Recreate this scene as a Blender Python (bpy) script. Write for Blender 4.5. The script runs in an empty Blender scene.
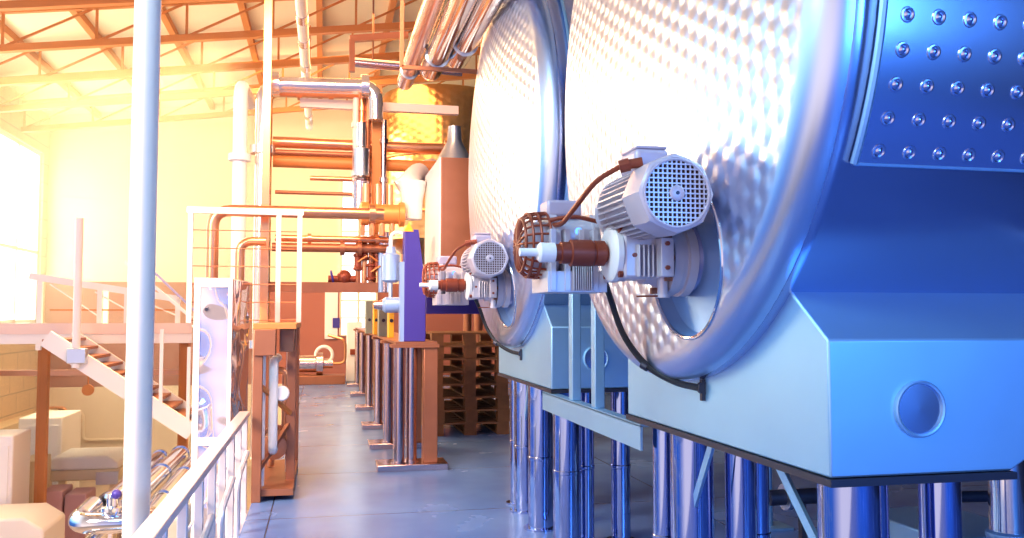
import bpy, bmesh, math, random
from mathutils import Vector, Matrix
random.seed(7)
scene = bpy.context.scene
COL = scene.collection
PI = math.pi

# ---------------------------------------------------------------- camera
F = 870.0; CAM_H = 1.4
TH = math.atan(47/F); PS = math.atan(190/F*math.cos(TH))
_h = Vector((math.sin(PS), math.cos(PS), 0)); _r = Vector((math.cos(PS), -math.sin(PS), 0)); _z = Vector((0, 0, 1))
_d = _h*math.cos(TH)+_z*math.sin(TH); _u = _z*math.cos(TH)-_h*math.sin(TH)
CAMPOS = Vector((0, 0, CAM_H))
cd = bpy.data.cameras.new('camera'); cam = bpy.data.objects.new('camera', cd); COL.objects.link(cam)
cd.sensor_width = 36; cd.lens = 36*F/1024; cd.clip_start = .05; cd.clip_end = 200
cam.matrix_world = Matrix(((_r.x, _u.x, -_d.x, 0), (_r.y, _u.y, -_d.y, 0), (_r.z, _u.z, -_d.z, CAM_H), (0, 0, 0, 1)))
scene.camera = cam
def at(px, py, Y):                       # world point seen at a pixel, at aisle distance Y
    v = _d+(px-512)/F*_r-(py-269)/F*_u
    return CAMPOS+v*(Y/v.y)

# ---------------------------------------------------------------- view, world, lights
vs = scene.view_settings
vs.view_transform = 'Standard'; vs.look = 'None'; vs.exposure = 0.0; vs.gamma = 1; vs.use_curve_mapping = False
w = bpy.data.worlds.new('world'); scene.world = w; w.use_nodes = True
nt = w.node_tree; bg = nt.nodes['Background']
tc = nt.nodes.new('ShaderNodeTexCoord'); sp = nt.nodes.new('ShaderNodeSeparateXYZ')
nt.links.new(tc.outputs['Generated'], sp.inputs[0])
def ramp(src, lo, hi, stops):
    m_ = nt.nodes.new('ShaderNodeMapRange'); m_.inputs[1].default_value = lo; m_.inputs[2].default_value = hi
    r_ = nt.nodes.new('ShaderNodeValToRGB'); e = r_.color_ramp.elements
    e[0].position = stops[0][0]; e[0].color = (*stops[0][1], 1); e[1].position = stops[-1][0]; e[1].color = (*stops[-1][1], 1)
    for p_, c_ in stops[1:-1]:
        q_ = e.new(p_); q_.color = (*c_, 1)
    nt.links.new(src, m_.inputs[0]); nt.links.new(m_.outputs[0], r_.inputs[0]); return r_.outputs[0]
# bright hazy day on the left (brighter higher up), deep blue dusk on the right
left_sky = ramp(sp.outputs['Z'], -.5, .5, [(0, (.02, .05, .20)), (.40, (.04, .12, .36)), (.50, (.16, .36, .62)), (.60, (.30, .56, .80)), (.75, (.62, .84, 1.0)), (1, (.95, .98, 1))])
right_sky = ramp(sp.outputs['X'], -.5, 1, [(0, (.70, .54, .50)), (.20, (.42, .38, .56)), (.36, (.06, .20, .60)), (.45, (.022, .13, .50)), (.65, (.030, .12, .44)), (1, (.004, .02, .11))])
my = nt.nodes.new('ShaderNodeMath'); my.operation = 'MULTIPLY_ADD'; my.inputs[1].default_value = -.6
nt.links.new(sp.outputs['Y'], my.inputs[0]); nt.links.new(sp.outputs['X'], my.inputs[2])
dim = ramp(sp.outputs['Z'], -.1, .9, [(0, (1, 1, 1)), (.3, (.7, .7, .7)), (1, (.3, .3, .3))])
rd = nt.nodes.new('ShaderNodeMix'); rd.data_type = 'RGBA'; rd.blend_type = 'MULTIPLY'; rd.inputs[0].default_value = 1
nt.links.new(right_sky, rd.inputs[6]); nt.links.new(dim, rd.inputs[7]); right_sky = rd.outputs[2]
fac = ramp(my.outputs[0], -1.02, -.55, [(0, (0, 0, 0)), (1, (1, 1, 1))])
mx = nt.nodes.new('ShaderNodeMix'); mx.data_type = 'RGBA'
nt.links.new(fac, mx.inputs[0]); nt.links.new(left_sky, mx.inputs[6]); nt.links.new(right_sky, mx.inputs[7])
nt.links.new(mx.outputs[2], bg.inputs[0]); bg.inputs[1].default_value = 2.2

def area(name, loc, to, size, sy, power, col, spread=180):
    l = bpy.data.lights.new(name, 'AREA'); l.shape = 'RECTANGLE'; l.size = size; l.size_y = sy; l.energy = power; l.color = col
    o = bpy.data.objects.new(name, l); COL.objects.link(o); o.location = loc
    l.spread = math.radians(spread)
    o.rotation_euler = (Vector(to)-Vector(loc)).to_track_quat('-Z', 'Y').to_euler()
    return o
area('blue_fill_light', (3.4, -3.4, 2.3), (2.0, 2.4, 1.4), 2.6, 1.4, 190, (.10, .36, 1.0))  # added fill lamp behind the camera, turns tanks and saddles blue
area('cool_fill_light', (-2.4, 1.4, 4.4), (1.4, 3.4, 1.2), 1.6, 1.6, 170, (.45, .80, 1.0))  # unseen lamp added for cool light on the saddle side
area('middle_fill_light', (-.3, 5.4, 4.6), (.1, 9.6, 1.4), 1.4, 1.4, 150, (1.0, .54, .28), 120)  # added out of view to warm the pipework fronts
area('left_fill_light', (-4.6, 3.4, 3.6), (-.9, 6.4, .2), 2.0, 2.0, 170, (1.0, .76, .60), 70)  # invented lamp out of view, warms the pole and railing
area('end_fill_light', (-.4, 15.8, 5.25), (-.4, 20.7, 3.4), 3.0, 1.2, 170, (1.0, .62, .34), 150)  # added to wash the far wall with warm light
area('warm_fill_light', (-3.0, 13.5, 5.0), (-2.0, 13.5, 0), 3.0, 3.0, 820, (1.0, .62, .30))  # extra lamp added over the lower level for its warm glow
area('amber_fill_light', (.6, 12.2, 5.2), (.6, 12.0, 0), 1.6, 3.0, 150, (1.0, .46, .18))  # amber lamp added over the middle pipework, no fixture there

# ---------------------------------------------------------------- materials
def mat(name, color, metal=0.0, rough=.5, noise=0, nscale=4, bump=0, bscale=30, spec=None, stretch=None, bdetail=2):
    m = bpy.data.materials.new(name); m.use_nodes = True
    t = m.node_tree; b = t.nodes['Principled BSDF']
    b.inputs['Base Color'].default_value = (*color, 1); b.inputs['Metallic'].default_value = metal; b.inputs['Roughness'].default_value = rough
    if spec is not None: b.inputs['Specular IOR Level'].default_value = spec
    co = t.nodes.new('ShaderNodeTexCoord'); src = co.outputs['Object']
    if stretch:
        mp = t.nodes.new('ShaderNodeMapping'); mp.inputs['Scale'].default_value = stretch
        t.links.new(src, mp.inputs[0]); src = mp.outputs[0]
    if noise:
        n = t.nodes.new('ShaderNodeTexNoise'); n.inputs['Scale'].default_value = nscale; n.inputs['Detail'].default_value = 4
        t.links.new(src, n.inputs[0])
        x = t.nodes.new('ShaderNodeMix'); x.data_type = 'RGBA'
        x.inputs[6].default_value = (*[c*(1-noise) for c in color], 1); x.inputs[7].default_value = (*[min(1, c*(1+noise)) for c in color], 1)
        t.links.new(n.outputs[0], x.inputs[0]); t.links.new(x.outputs[2], b.inputs['Base Color'])
    if bump:
        n2 = t.nodes.new('ShaderNodeTexNoise'); n2.inputs['Scale'].default_value = bscale; n2.inputs['Detail'].default_value = bdetail
        t.links.new(src, n2.inputs[0])
        bp = t.nodes.new('ShaderNodeBump'); bp.inputs['Strength'].default_value = bump; bp.inputs['Distance'].default_value = .13 if name == 'mirror_sheet' else .02
        t.links.new(n2.outputs[0], bp.inputs['Height']); t.links.new(bp.outputs[0], b.inputs['Normal'])
    return m
def emit(name, color, strength):
    m = bpy.data.materials.new(name); m.use_nodes = True; t = m.node_tree; t.nodes.clear()
    e = t.nodes.new('ShaderNodeEmission'); e.inputs[0].default_value = (*color, 1); e.inputs[1].default_value = strength
    o = t.nodes.new('ShaderNodeOutputMaterial'); t.links.new(e.outputs[0], o.inputs[0]); return m
def dimple(name, axes, k, color, rough, strength, dist=.012, fade=None):
    """hexagonal dimple pattern pressed into steel: three cosine waves at 60 degrees on two object axes"""
    m = mat(name, color, 1.0, rough); t = m.node_tree; b = t.nodes['Principled BSDF']
    co = t.nodes.new('ShaderNodeTexCoord'); acc = None
    for a in (0, 60, 120):
        v = [0, 0, 0]; v[axes[0]] = math.cos(math.radians(a))*k; v[axes[1]] = math.sin(math.radians(a))*k
        dp = t.nodes.new('ShaderNodeVectorMath'); dp.operation = 'DOT_PRODUCT'; dp.inputs[1].default_value = v
        t.links.new(co.outputs['Object'], dp.inputs[0])
        c = t.nodes.new('ShaderNodeMath'); c.operation = 'COSINE'; t.links.new(dp.outputs['Value'], c.inputs[0])
        if acc is None: acc = c
        else:
            s = t.nodes.new('ShaderNodeMath'); s.operation = 'ADD'; t.links.new(acc.outputs[0], s.inputs[0]); t.links.new(c.outputs[0], s.inputs[1]); acc = s
    if fade:                                         # plain band near the rim of the pressed sheet
        z0, r0, r1 = fade
        sb = t.nodes.new('ShaderNodeVectorMath'); sb.operation = 'SUBTRACT'; sb.inputs[1].default_value = (0, 0, z0)
        ml = t.nodes.new('ShaderNodeVectorMath'); ml.operation = 'MULTIPLY'; ml.inputs[1].default_value = (0, 1, 1)
        ln = t.nodes.new('ShaderNodeVectorMath'); ln.operation = 'LENGTH'; mp = t.nodes.new('ShaderNodeMapRange')
        mp.inputs[1].default_value = r0; mp.inputs[2].default_value = r1; mp.inputs[3].default_value = 1; mp.inputs[4].default_value = 0
        t.links.new(co.outputs['Object'], sb.inputs[0]); t.links.new(sb.outputs[0], ml.inputs[0]); t.links.new(ml.outputs[0], ln.inputs[0]); t.links.new(ln.outputs['Value'], mp.inputs[0])
        mu = t.nodes.new('ShaderNodeMath'); mu.operation = 'MULTIPLY'; t.links.new(acc.outputs[0], mu.inputs[0]); t.links.new(mp.outputs[0], mu.inputs[1]); acc = mu
    bp = t.nodes.new('ShaderNodeBump'); bp.inputs['Strength'].default_value = strength; bp.inputs['Distance'].default_value = dist
    t.links.new(acc.outputs[0], bp.inputs['Height']); t.links.new(bp.outputs[0], b.inputs['Normal'])
    return m
M = {}
M['steel'] = mat('brushed_steel', (.74, .78, .82), 1, .30, .06, 3, .05, 60)
M['shell'] = mat('rolled_steel', (.50, .55, .80), 1, .24, .06, 2, .03, 4)
M['sheet'] = mat('satin_sheet_steel', (.38, .67, .97), .80, .42, .10, 2.5, .03, 8)  # blue cast of the light is mixed into the steel colour
M['chrome'] = mat('polished_tube', (.70, .73, .80), 1, .10)
M['legtube'] = mat('polished_leg_tube', (.34, .43, .74), 1, .09)  # darker bluer copy of the polished tube, dim reflections put into its colour
M['chrome_warm'] = mat('warm_polished_tube', (.86, .76, .68), .85, .16)
M['rail'] = mat('pale_rail_steel', (.84, .76, .75), .5, .32)
M['pole'] = mat('warm_lit_enamel', (.92, .77, .66), 0, .35)  # white pole, the warm light is tinted into its colour
M['mirror'] = mat('mirror_sheet', (.90, .80, .84), .80, .07, 0, 1, 1.0, 3.0, bdetail=0)
M['head'] = dimple('dimpled_steel', (1, 2), 2*PI/.066, (.60, .71, .94), .32, .13, .012, (2.38, 1.07, 1.14))
M['head_second'] = dimple('dimpled_steel_second', (1, 2), 2*PI/.066, (.60, .71, .94), .32, .13, .012, (2.49, 1.15, 1.23))
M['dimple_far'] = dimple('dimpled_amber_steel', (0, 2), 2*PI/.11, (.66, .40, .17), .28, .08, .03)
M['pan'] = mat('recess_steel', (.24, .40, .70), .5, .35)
M['motor'] = mat('motor_paint', (.58, .55, .62), .25, .36)
M['motor_cover'] = mat('fan_cover_paint', (.58, .54, .63), .3, .34)
M['drum'] = mat('violet_steel_paint', (.22, .25, .48), .4, .4)
M['box_lid'] = mat('terminal_box_paint', (.50, .45, .58), .2, .4)
M['white'] = mat('white_enamel', (.88, .87, .86), 0, .35)
M['rust'] = mat('rust_brown_metal', (.27, .055, .025), .35, .42, .2, 12)
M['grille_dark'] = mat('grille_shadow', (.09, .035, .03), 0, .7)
M['black'] = mat('black_rubber', (.012, .013, .018), 0, .5)
M['dark'] = mat('dark_metal', (.05, .05, .075), .6, .4)
M['cream'] = mat('cream_wall_paint', (.88, .78, .56), 0, .8, .05, .4)
M['roof'] = mat('roof_panel_paint', (.90, .80, .62), 0, .8)
M['dado'] = mat('terracotta_wall_paint', (.38, .13, .10), 0, .75, .06, .5)
M['lowwall'] = mat('pale_wall_paint', (.86, .72, .55), 0, .8, .05, .6)
M['rwall'] = mat('dark_wall_paint', (.012, .022, .065), 0, .7)
M['orange'] = mat('orange_steel_paint', (.60, .22, .06), .1, .5)
M['copper'] = mat('copper_pipe', (.78, .36, .18), .9, .28, .08, 6)
M['brown'] = mat('brown_steel', (.36, .14, .075), .5, .42, .15, 6)
M['palepink'] = mat('pale_pink_enamel', (.82, .66, .60), 0, .4)
M['mauve'] = mat('mauve_steel_tube', (.62, .48, .50), 1, .22)
M['bluepaint'] = mat('blue_machine_paint', (.05, .035, .32), .1, .42)
M['ltblue'] = mat('light_blue_enamel', (.32, .50, .85), .3, .35)
M['yellow'] = mat('yellow_enamel', (.95, .48, .03), 0, .45)
M['green'] = mat('grey_green_enamel', (.28, .32, .26), .1, .45)
M['wood'] = mat('pallet_wood', (.20, .085, .036), 0, .8, .35, 9)
M['orange_hot'] = mat('orange_manifold_enamel', (.82, .30, .08), .3, .4)
M['beige'] = mat('beige_sheet', (.80, .66, .44), 0, .6)
M['cover'] = mat('white_dust_cover', (.90, .88, .84), 0, .7, .03, 2, .2, 3)
M['pink'] = mat('dusty_pink_crate', (.55, .32, .36), 0, .6)
M['win_far'] = emit('sunlit_window', (1.0, .86, .58), 9.0)
M['win_near'] = emit('daylight_window', (.80, .93, 1.0), 5.0)
M['win_end'] = emit('end_daylight_window', (.97, .96, .98), 2.2)
M['glow'] = emit('blue_glow_bead', (.1, .3, 1.0), 3.0)
M['led'] = emit('red_indicator', (1.0, .06, .03), 2.0)

def floor_mat():
    m = mat('epoxy_floor', (.20, .22, .27), 0, .22); t = m.node_tree; b = t.nodes['Principled BSDF']
    co = t.nodes.new('ShaderNodeTexCoord')
    n = t.nodes.new('ShaderNodeTexNoise'); n.inputs['Scale'].default_value = 1.3; n.inputs['Detail'].default_value = 5
    t.links.new(co.outputs['Object'], n.inputs[0])
    r = t.nodes.new('ShaderNodeValToRGB'); r.color_ramp.elements[0].color = (.08, .16, .42, 1); r.color_ramp.elements[1].color = (.14, .27, .60, 1)
    r.color_ramp.elements[0].position = .3; r.color_ramp.elements[1].position = .75
    t.links.new(n.outputs[0], r.inputs[0])
    mp = t.nodes.new('ShaderNodeMapping'); mp.inputs['Location'].default_value = (.19, .35, 0)
    t.links.new(co.outputs['Object'], mp.inputs[0])
    bk = t.nodes.new('ShaderNodeTexBrick'); bk.offset = 0; bk.inputs['Scale'].default_value = 1
    bk.inputs['Brick Width'].default_value = 3.0; bk.inputs['Row Height'].default_value = 1.7; bk.inputs['Mortar Size'].default_value = .006
    bk.inputs['Color1'].default_value = (1, 1, 1, 1); bk.inputs['Color2'].default_value = (1, 1, 1, 1); bk.inputs['Mortar'].default_value = (.25, .25, .25, 1)
    t.links.new(mp.outputs[0], bk.inputs[0])
    x = t.nodes.new('ShaderNodeMix'); x.data_type = 'RGBA'; x.blend_type = 'MULTIPLY'; x.inputs[0].default_value = 1
    t.links.new(r.outputs[0], x.inputs[6]); t.links.new(bk.outputs[0], x.inputs[7]); t.links.new(x.outputs[2], b.inputs['Base Color'])
    rr = t.nodes.new('ShaderNodeMapRange'); rr.inputs[3].default_value = .16; rr.inputs[4].default_value = .34
    t.links.new(n.outputs[0], rr.inputs[0]); t.links.new(rr.outputs[0], b.inputs['Roughness'])
    return m
M['floor'] = floor_mat()
def block_mat(name, color):
    m = mat(name, color, 0, .8); t = m.node_tree; b = t.nodes['Principled BSDF']
    co = t.nodes.new('ShaderNodeTexCoord'); mp = t.nodes.new('ShaderNodeMapping'); mp.inputs['Rotation'].default_value = (PI/2, 0, PI/2)
    mp2 = t.nodes.new('ShaderNodeSeparateXYZ'); cb = t.nodes.new('ShaderNodeCombineXYZ')
    t.links.new(co.outputs['Object'], mp2.inputs[0]); t.links.new(mp2.outputs[1], cb.inputs[0]); t.links.new(mp2.outputs[2], cb.inputs[1])
    bk = t.nodes.new('ShaderNodeTexBrick'); bk.inputs['Scale'].default_value = 1; bk.inputs['Brick Width'].default_value = .8
    bk.inputs['Row Height'].default_value = .4; bk.inputs['Mortar Size'].default_value = .012
    bk.inputs['Color1'].default_value = (*color, 1); bk.inputs['Color2'].default_value = (*[c*.93 for c in color], 1); bk.inputs['Mortar'].default_value = (*[c*.6 for c in color], 1)
    t.links.new(cb.outputs[0], bk.inputs[0]); t.links.new(bk.outputs[0], b.inputs['Base Color'])
    return m
M['block'] = block_mat('painted_block_wall', (.84, .64, .42))

# ---------------------------------------------------------------- mesh builder
def basis(n):
    n = n.normalized(); a = Vector((0, 0, 1)) if abs(n.z) < .95 else Vector((1, 0, 0))
    x = a.cross(n).normalized(); return x, n.cross(x), n
class MB:
    def __init__(s): s.v = []; s.f = []
    def quads(s, rings, close=True, cap0=False, cap1=False):
        i0 = len(s.v); n = len(rings[0])
        for r in rings: s.v += [Vector(p) for p in r]
        for i in range(len(rings)-1):
            for j in range(n if close else n-1):
                a = i0+i*n+j; b = i0+i*n+(j+1) % n; s.f.append((a, b, b+n, a+n))
        if cap0: s.f.append(tuple(range(i0+n-1, i0-1, -1)))
        if cap1: k = i0+(len(rings)-1)*n; s.f.append(tuple(range(k, k+n)))
        return s
    def box(s, x0, x1, y0, y1, z0, z1):
        i = len(s.v)
        s.v += [Vector(p) for p in ((x0,y0,z0),(x1,y0,z0),(x1,y1,z0),(x0,y1,z0),(x0,y0,z1),(x1,y0,z1),(x1,y1,z1),(x0,y1,z1))]
        s.f += [tuple(i+k for k in q) for q in ((3,2,1,0),(4,5,6,7),(0,1,5,4),(1,2,6,5),(2,3,7,6),(3,0,4,7))]; return s
    def bar(s, p, q, w, h=None, up=None):
        p = Vector(p); q = Vector(q); h = h or w; n = (q-p).normalized(); upv = Vector(up) if up else (Vector((0,0,1)) if abs(n.z) < .95 else Vector((0,1,0)))
        x = n.cross(upv).normalized(); y = x.cross(n).normalized()
        R = [[c+x*a*w/2+y*b*h/2 for a, b in ((-1,-1),(1,-1),(1,1),(-1,1))] for c in (p, q)]
        return s.quads(R, True, True, True)
    def cyl(s, p, q, r, r2=None, n=20, cap=True):
        p = Vector(p); q = Vector(q); x, y, _ = basis(q-p); r2 = r if r2 is None else r2
        R = [[c+x*rr*math.cos(2*PI*k/n)+y*rr*math.sin(2*PI*k/n) for k in range(n)] for c, rr in ((p, r), (q, r2))]
        return s.quads(R, True, cap, cap)
    def lathe(s, o, ax, prof, n=32, cap=True):
        """prof: list of (distance along ax, radius)"""
        o = Vector(o); x, y, nn = basis(Vector(ax))
        R = [[o+nn*t+x*r*math.cos(2*PI*k/n)+y*r*math.sin(2*PI*k/n) for k in range(n)] for t, r in prof]
        return s.quads(R, True, cap, cap)
    def tube(s, pts, r, n=12, bend=None, seg=5):
        pts = [Vector(p) for p in pts]; P = [pts[0]]
        for i in range(1, len(pts)-1):
            a, b, c = pts[i-1], pts[i], pts[i+1]; d1 = (a-b); d2 = (c-b)
            k = min(bend if bend else 2.2*r, d1.length*.49, d2.length*.49)
            u = b+d1.normalized()*k; v = b+d2.normalized()*k
            for t in range(seg+1):
                t /= seg; P.append((1-t)**2*u+2*t*(1-t)*b+t*t*v)
        P.append(pts[-1]); R = []; x = None
        for i, p in enumerate(P):
            t = (P[min(i+1, len(P)-1)]-P[max(i-1, 0)]).normalized()
            if x is None: x, y, _ = basis(t)
            x = (x-t*x.dot(t)).normalized(); y = t.cross(x)
            R.append([p+x*r*math.cos(2*PI*k/n)+y*r*math.sin(2*PI*k/n) for k in range(n)])
        return s.quads(R, True, True, True)
    def torus(s, c, ax, R, r, n=32, m=10):
        c = Vector(c); x, y, nn = basis(Vector(ax)); rings = []
        for i in range(n+1):
            a = 2*PI*i/n; d = x*math.cos(a)+y*math.sin(a)
            rings.append([c+d*(R+r*math.cos(2*PI*k/m))+nn*r*math.sin(2*PI*k/m) for k in range(m)])
        return s.quads(rings)
    def ball(s, c, r, n=16, m=8, sc=(1, 1, 1)):
        c = Vector(c); R = []
        for i in range(m+1):
            a = PI*i/m; rr = max(math.sin(a), .001)
            R.append([c+Vector((rr*math.cos(2*PI*k/n)*sc[0], rr*math.sin(2*PI*k/n)*sc[1], -math.cos(a)*sc[2]))*r for k in range(n)])
        return s.quads(R, True, True, True)
    def prism(s, poly, d):
        d = Vector(d); a = [Vector(p) for p in poly]
        return s.quads([a, [p+d for p in a]], True, True, True)
    def build(s, name, m, parent=None, bevel=0, smooth=True, label=None, loc=None, seg=2):
        me = bpy.data.meshes.new(name); o = bpy.data.objects.new(name, me)
        org = Vector((0, 0, 0))
        q = parent
        while q is not None: org = org+q.location; q = q.parent
        if parent is None and loc is not None: o.location = loc; org = Vector(loc)
        elif parent is None:
            xs = [v.x for v in s.v]; ys = [v.y for v in s.v]; zs = [v.z for v in s.v]
            org = Vector(((min(xs)+max(xs))/2, (min(ys)+max(ys))/2, min(zs))); o.location = org
        me.from_pydata([tuple(v-org) for v in s.v], [], s.f)
        bm = bmesh.new(); bm.from_mesh(me); bmesh.ops.recalc_face_normals(bm, faces=bm.faces); bm.to_mesh(me); bm.free()
        if smooth:
            me.polygons.foreach_set('use_smooth', [True]*len(me.polygons)); me.set_sharp_from_angle(angle=.62)
        me.materials.append(M[m] if isinstance(m, str) else m)
        COL.objects.link(o)
        if parent is not None: o.parent = parent
        if bevel:
            b = o.modifiers.new('bevel', 'BEVEL'); b.width = bevel; b.segments = seg; b.limit_method = 'ANGLE'; b.angle_limit = .6
        if label: o['label'] = label
        return o
def B(*a): return MB().box(*a)
def tag(o, label, cat, group=None, kind=None):
    o['label'] = label; o['category'] = cat
    if group: o['group'] = group
    if kind: o['kind'] = kind
    return o
def thing(name, loc, label, cat, group=None):
    o = bpy.data.objects.new(name, None); COL.objects.link(o); o.location = Vector(loc); o.empty_display_size = .1
    return tag(o, label, cat, group)
def kids(o): return [c for c in list(COL.objects) if c.parent == o]
def dup(root, off, label=None):
    r = root.copy(); COL.objects.link(r); r.location = root.location+Vector(off)
    if label: r['label'] = label
    for ch in kids(root):
        c = ch.copy(); COL.objects.link(c); c.parent = r
        for g in kids(ch):
            k = g.copy(); COL.objects.link(k); k.parent = c
    return r
def struct(name, mb, m, label=None, parent=None, **k):
    o = mb.build(name, m, parent, **k)
    if parent is None:
        o['kind'] = 'structure'; tag(o, label, name.split('_')[0])
    return o

# ---------------------------------------------------------------- setting
XL, YE, ZLOW = -5.9, 20.7, -2.0
XE = -.50                                      # edge of the raised floor
def roofz(x): return 6.18+.13*(x+2.9)
struct('floor_1', B(XE, 6.2, -4, YE, -.12, 0), 'floor', 'glossy grey blue epoxy aisle floor with thin joints beside the tanks')
struct('floor_2', B(XL, XE, -4, YE, ZLOW-.12, ZLOW), mat('lower_floor_paint', (.46, .36, .29), 0, .4, .1, 1), 'brown floor of the lower level at the left')
struct('wall_edge', B(XE-.02, XE+.0, -4, YE, ZLOW, -.12), 'lowwall', 'pale retaining wall under the edge of the raised aisle floor')
# end wall in three bands
struct('wall_end_lower', B(XL-.2, XE, YE, YE+.2, ZLOW-.12, -.15), 'lowwall', 'pale band of the far wall below the terracotta band')
struct('wall_end_dado', B(XL-.2, 6.4, YE, YE+.2, -.15, 2.16), 'dado', 'terracotta painted band along the bottom of the far wall')
struct('wall_end_upper', B(XL-.2, 6.4, YE, YE+.2, 2.16, 7.8), 'cream', 'cream upper part of the far wall under the roof')
for i, zz in enumerate((3.15, 4.0, 4.85)):
    struct('trim_%d' % (i+1), B(XL, 4.5, YE-.012, YE, zz, zz+.02), 'lowwall', 'thin horizontal panel joint on the cream far wall, %s of three' % ('lowest', 'middle', 'highest')[i])
# left wall with window openings
wins = [(17.6, 20.35, 'far'), (12.6, 16.6, 'far')]; YW = 11.8  # second one lies out of view, added to light the hall
mb = MB(); ZS, ZT = 1.25, 4.9
mb.box(XL-.25, XL, YW, YE, ZLOW-.12, ZS); mb.box(XL-.25, XL, YW, YE, ZT, 6.4)
ys = [YW]+[v for a in sorted(wins) for v in a[:2]]+[YE]
for k in range(0, len(ys), 2): mb.box(XL-.25, XL, ys[k], ys[k+1], ZS, ZT)
struct('wall_left', mb, 'block', 'painted block wall at the far left below and around the bright window')
for i, (a, b, kd) in enumerate(wins):
    wn = MB().box(XL-.2, XL-.17, a, b, ZS, ZT)
    o = struct('window_%d' % (i+1), wn, 'win_far' if kd == 'far' else 'win_near', 'tall window in the left wall, %s' % ('blazing with sunlight next to the far corner', 'unseen glowing pane nearer the camera, added for its light')[i])
    fr = MB()
    for y in (a+.04, (a+b)/2, b-.04): fr.box(XL-.16, XL-.06, y-.04, y+.04, ZS, ZT)
    for z in (ZS+.04, ZS+1.5, ZT-.04): fr.box(XL-.16, XL-.06, a, b, z-.035, z+.035)
    fr.build('window_frame', 'white', o)
    B(XL-.16, XL+.12, a-.08, b+.08, ZS-.06, ZS).build('window_sill', 'white', o)
# right wall
struct('wall_right', B(6.2, 6.4, -4, YE, -.12, 7.6), 'rwall', 'dark wall behind the tanks at the right')
# sloped ceiling
mb = MB().prism([(XL-.25, 0.5, roofz(XL-.25)), (6.4, 0.5, roofz(6.4)), (6.4, 0.5, roofz(6.4)+.15), (XL-.25, 0.5, roofz(XL-.25)+.15)], (0, YE-.3, 0))
struct('ceiling', mb, 'roof', 'cream sloping roof panels above the trusses')
# end window and door
p0 = at(331, 290, YE); p1 = at(375, 339, YE)
o = struct('window_6', B(.42, 1.25, YE-.03, YE-.01, .95, 4.6), 'win_end', 'tall bright window in the far wall behind the pipe manifold')
fr = MB()
for x in (.42, .83, 1.25): fr.box(x-.025, x+.025, YE-.07, YE-.03, .95, 4.6)
for k in range(10): fr.box(.42, 1.25, YE-.06, YE-.03, .95+k*.405-.015, .95+k*.405+.015)
fr.build('window_frame', 'lowwall', o)

# ---------------------------------------------------------------- roof trusses and purlins
tb = lambda x: roofz(x)-.70
names = ['nearest', 'second nearest', 'middle', 'second farthest', 'farthest']
for i, Y in enumerate((12.0, 13.7, 15.4, 17.1, 18.8)):
    xs0, xs1 = XL+.02, 4.2
    t = thing('roof_truss', (xs0, Y, tb(xs0)), 'orange lattice roof truss under the cream roof, %s of five' % names[i], 'truss', 'orange roof trusses')
    MB().bar((xs0, Y, tb(xs0)), (xs1, Y, tb(xs1)), .11, .10).build('bottom_chord', 'orange', t)
    MB().bar((xs0, Y, tb(xs0)+.55), (xs1, Y, tb(xs1)+.55), .08, .06).build('top_chord', 'orange', t)
    n = 8
    for k in range(n):
        a = xs0+(xs1-xs0)*k/n+.05; b = xs0+(xs1-xs0)*(k+1)/n
        MB().bar((a, Y, tb(a)+.03), (a, Y, tb(a)+.53), .035).build('upright', 'orange', t)
        MB().bar((a+.04, Y, tb(a)+.05), (b-.02, Y, tb(b)+.52), .03).build('diagonal', 'orange', t)
pl = ['leftmost', 'second from the left', 'third from the left', 'fourth from the left', 'fifth from the left', 'sixth from the left']
for i, x in enumerate((-4.9, -3.7, -2.5, -1.3, -.1, 1.1)):
    o = MB().bar((x, 6.5, roofz(x)-.065), (x, YE-.02, roofz(x)-.065), .10, .12).build('roof_purlin', 'orange')
    tag(o, 'orange purlin running lengthwise under the cream roof, %s of six' % pl[i], 'purlin', 'roof purlins')

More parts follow.
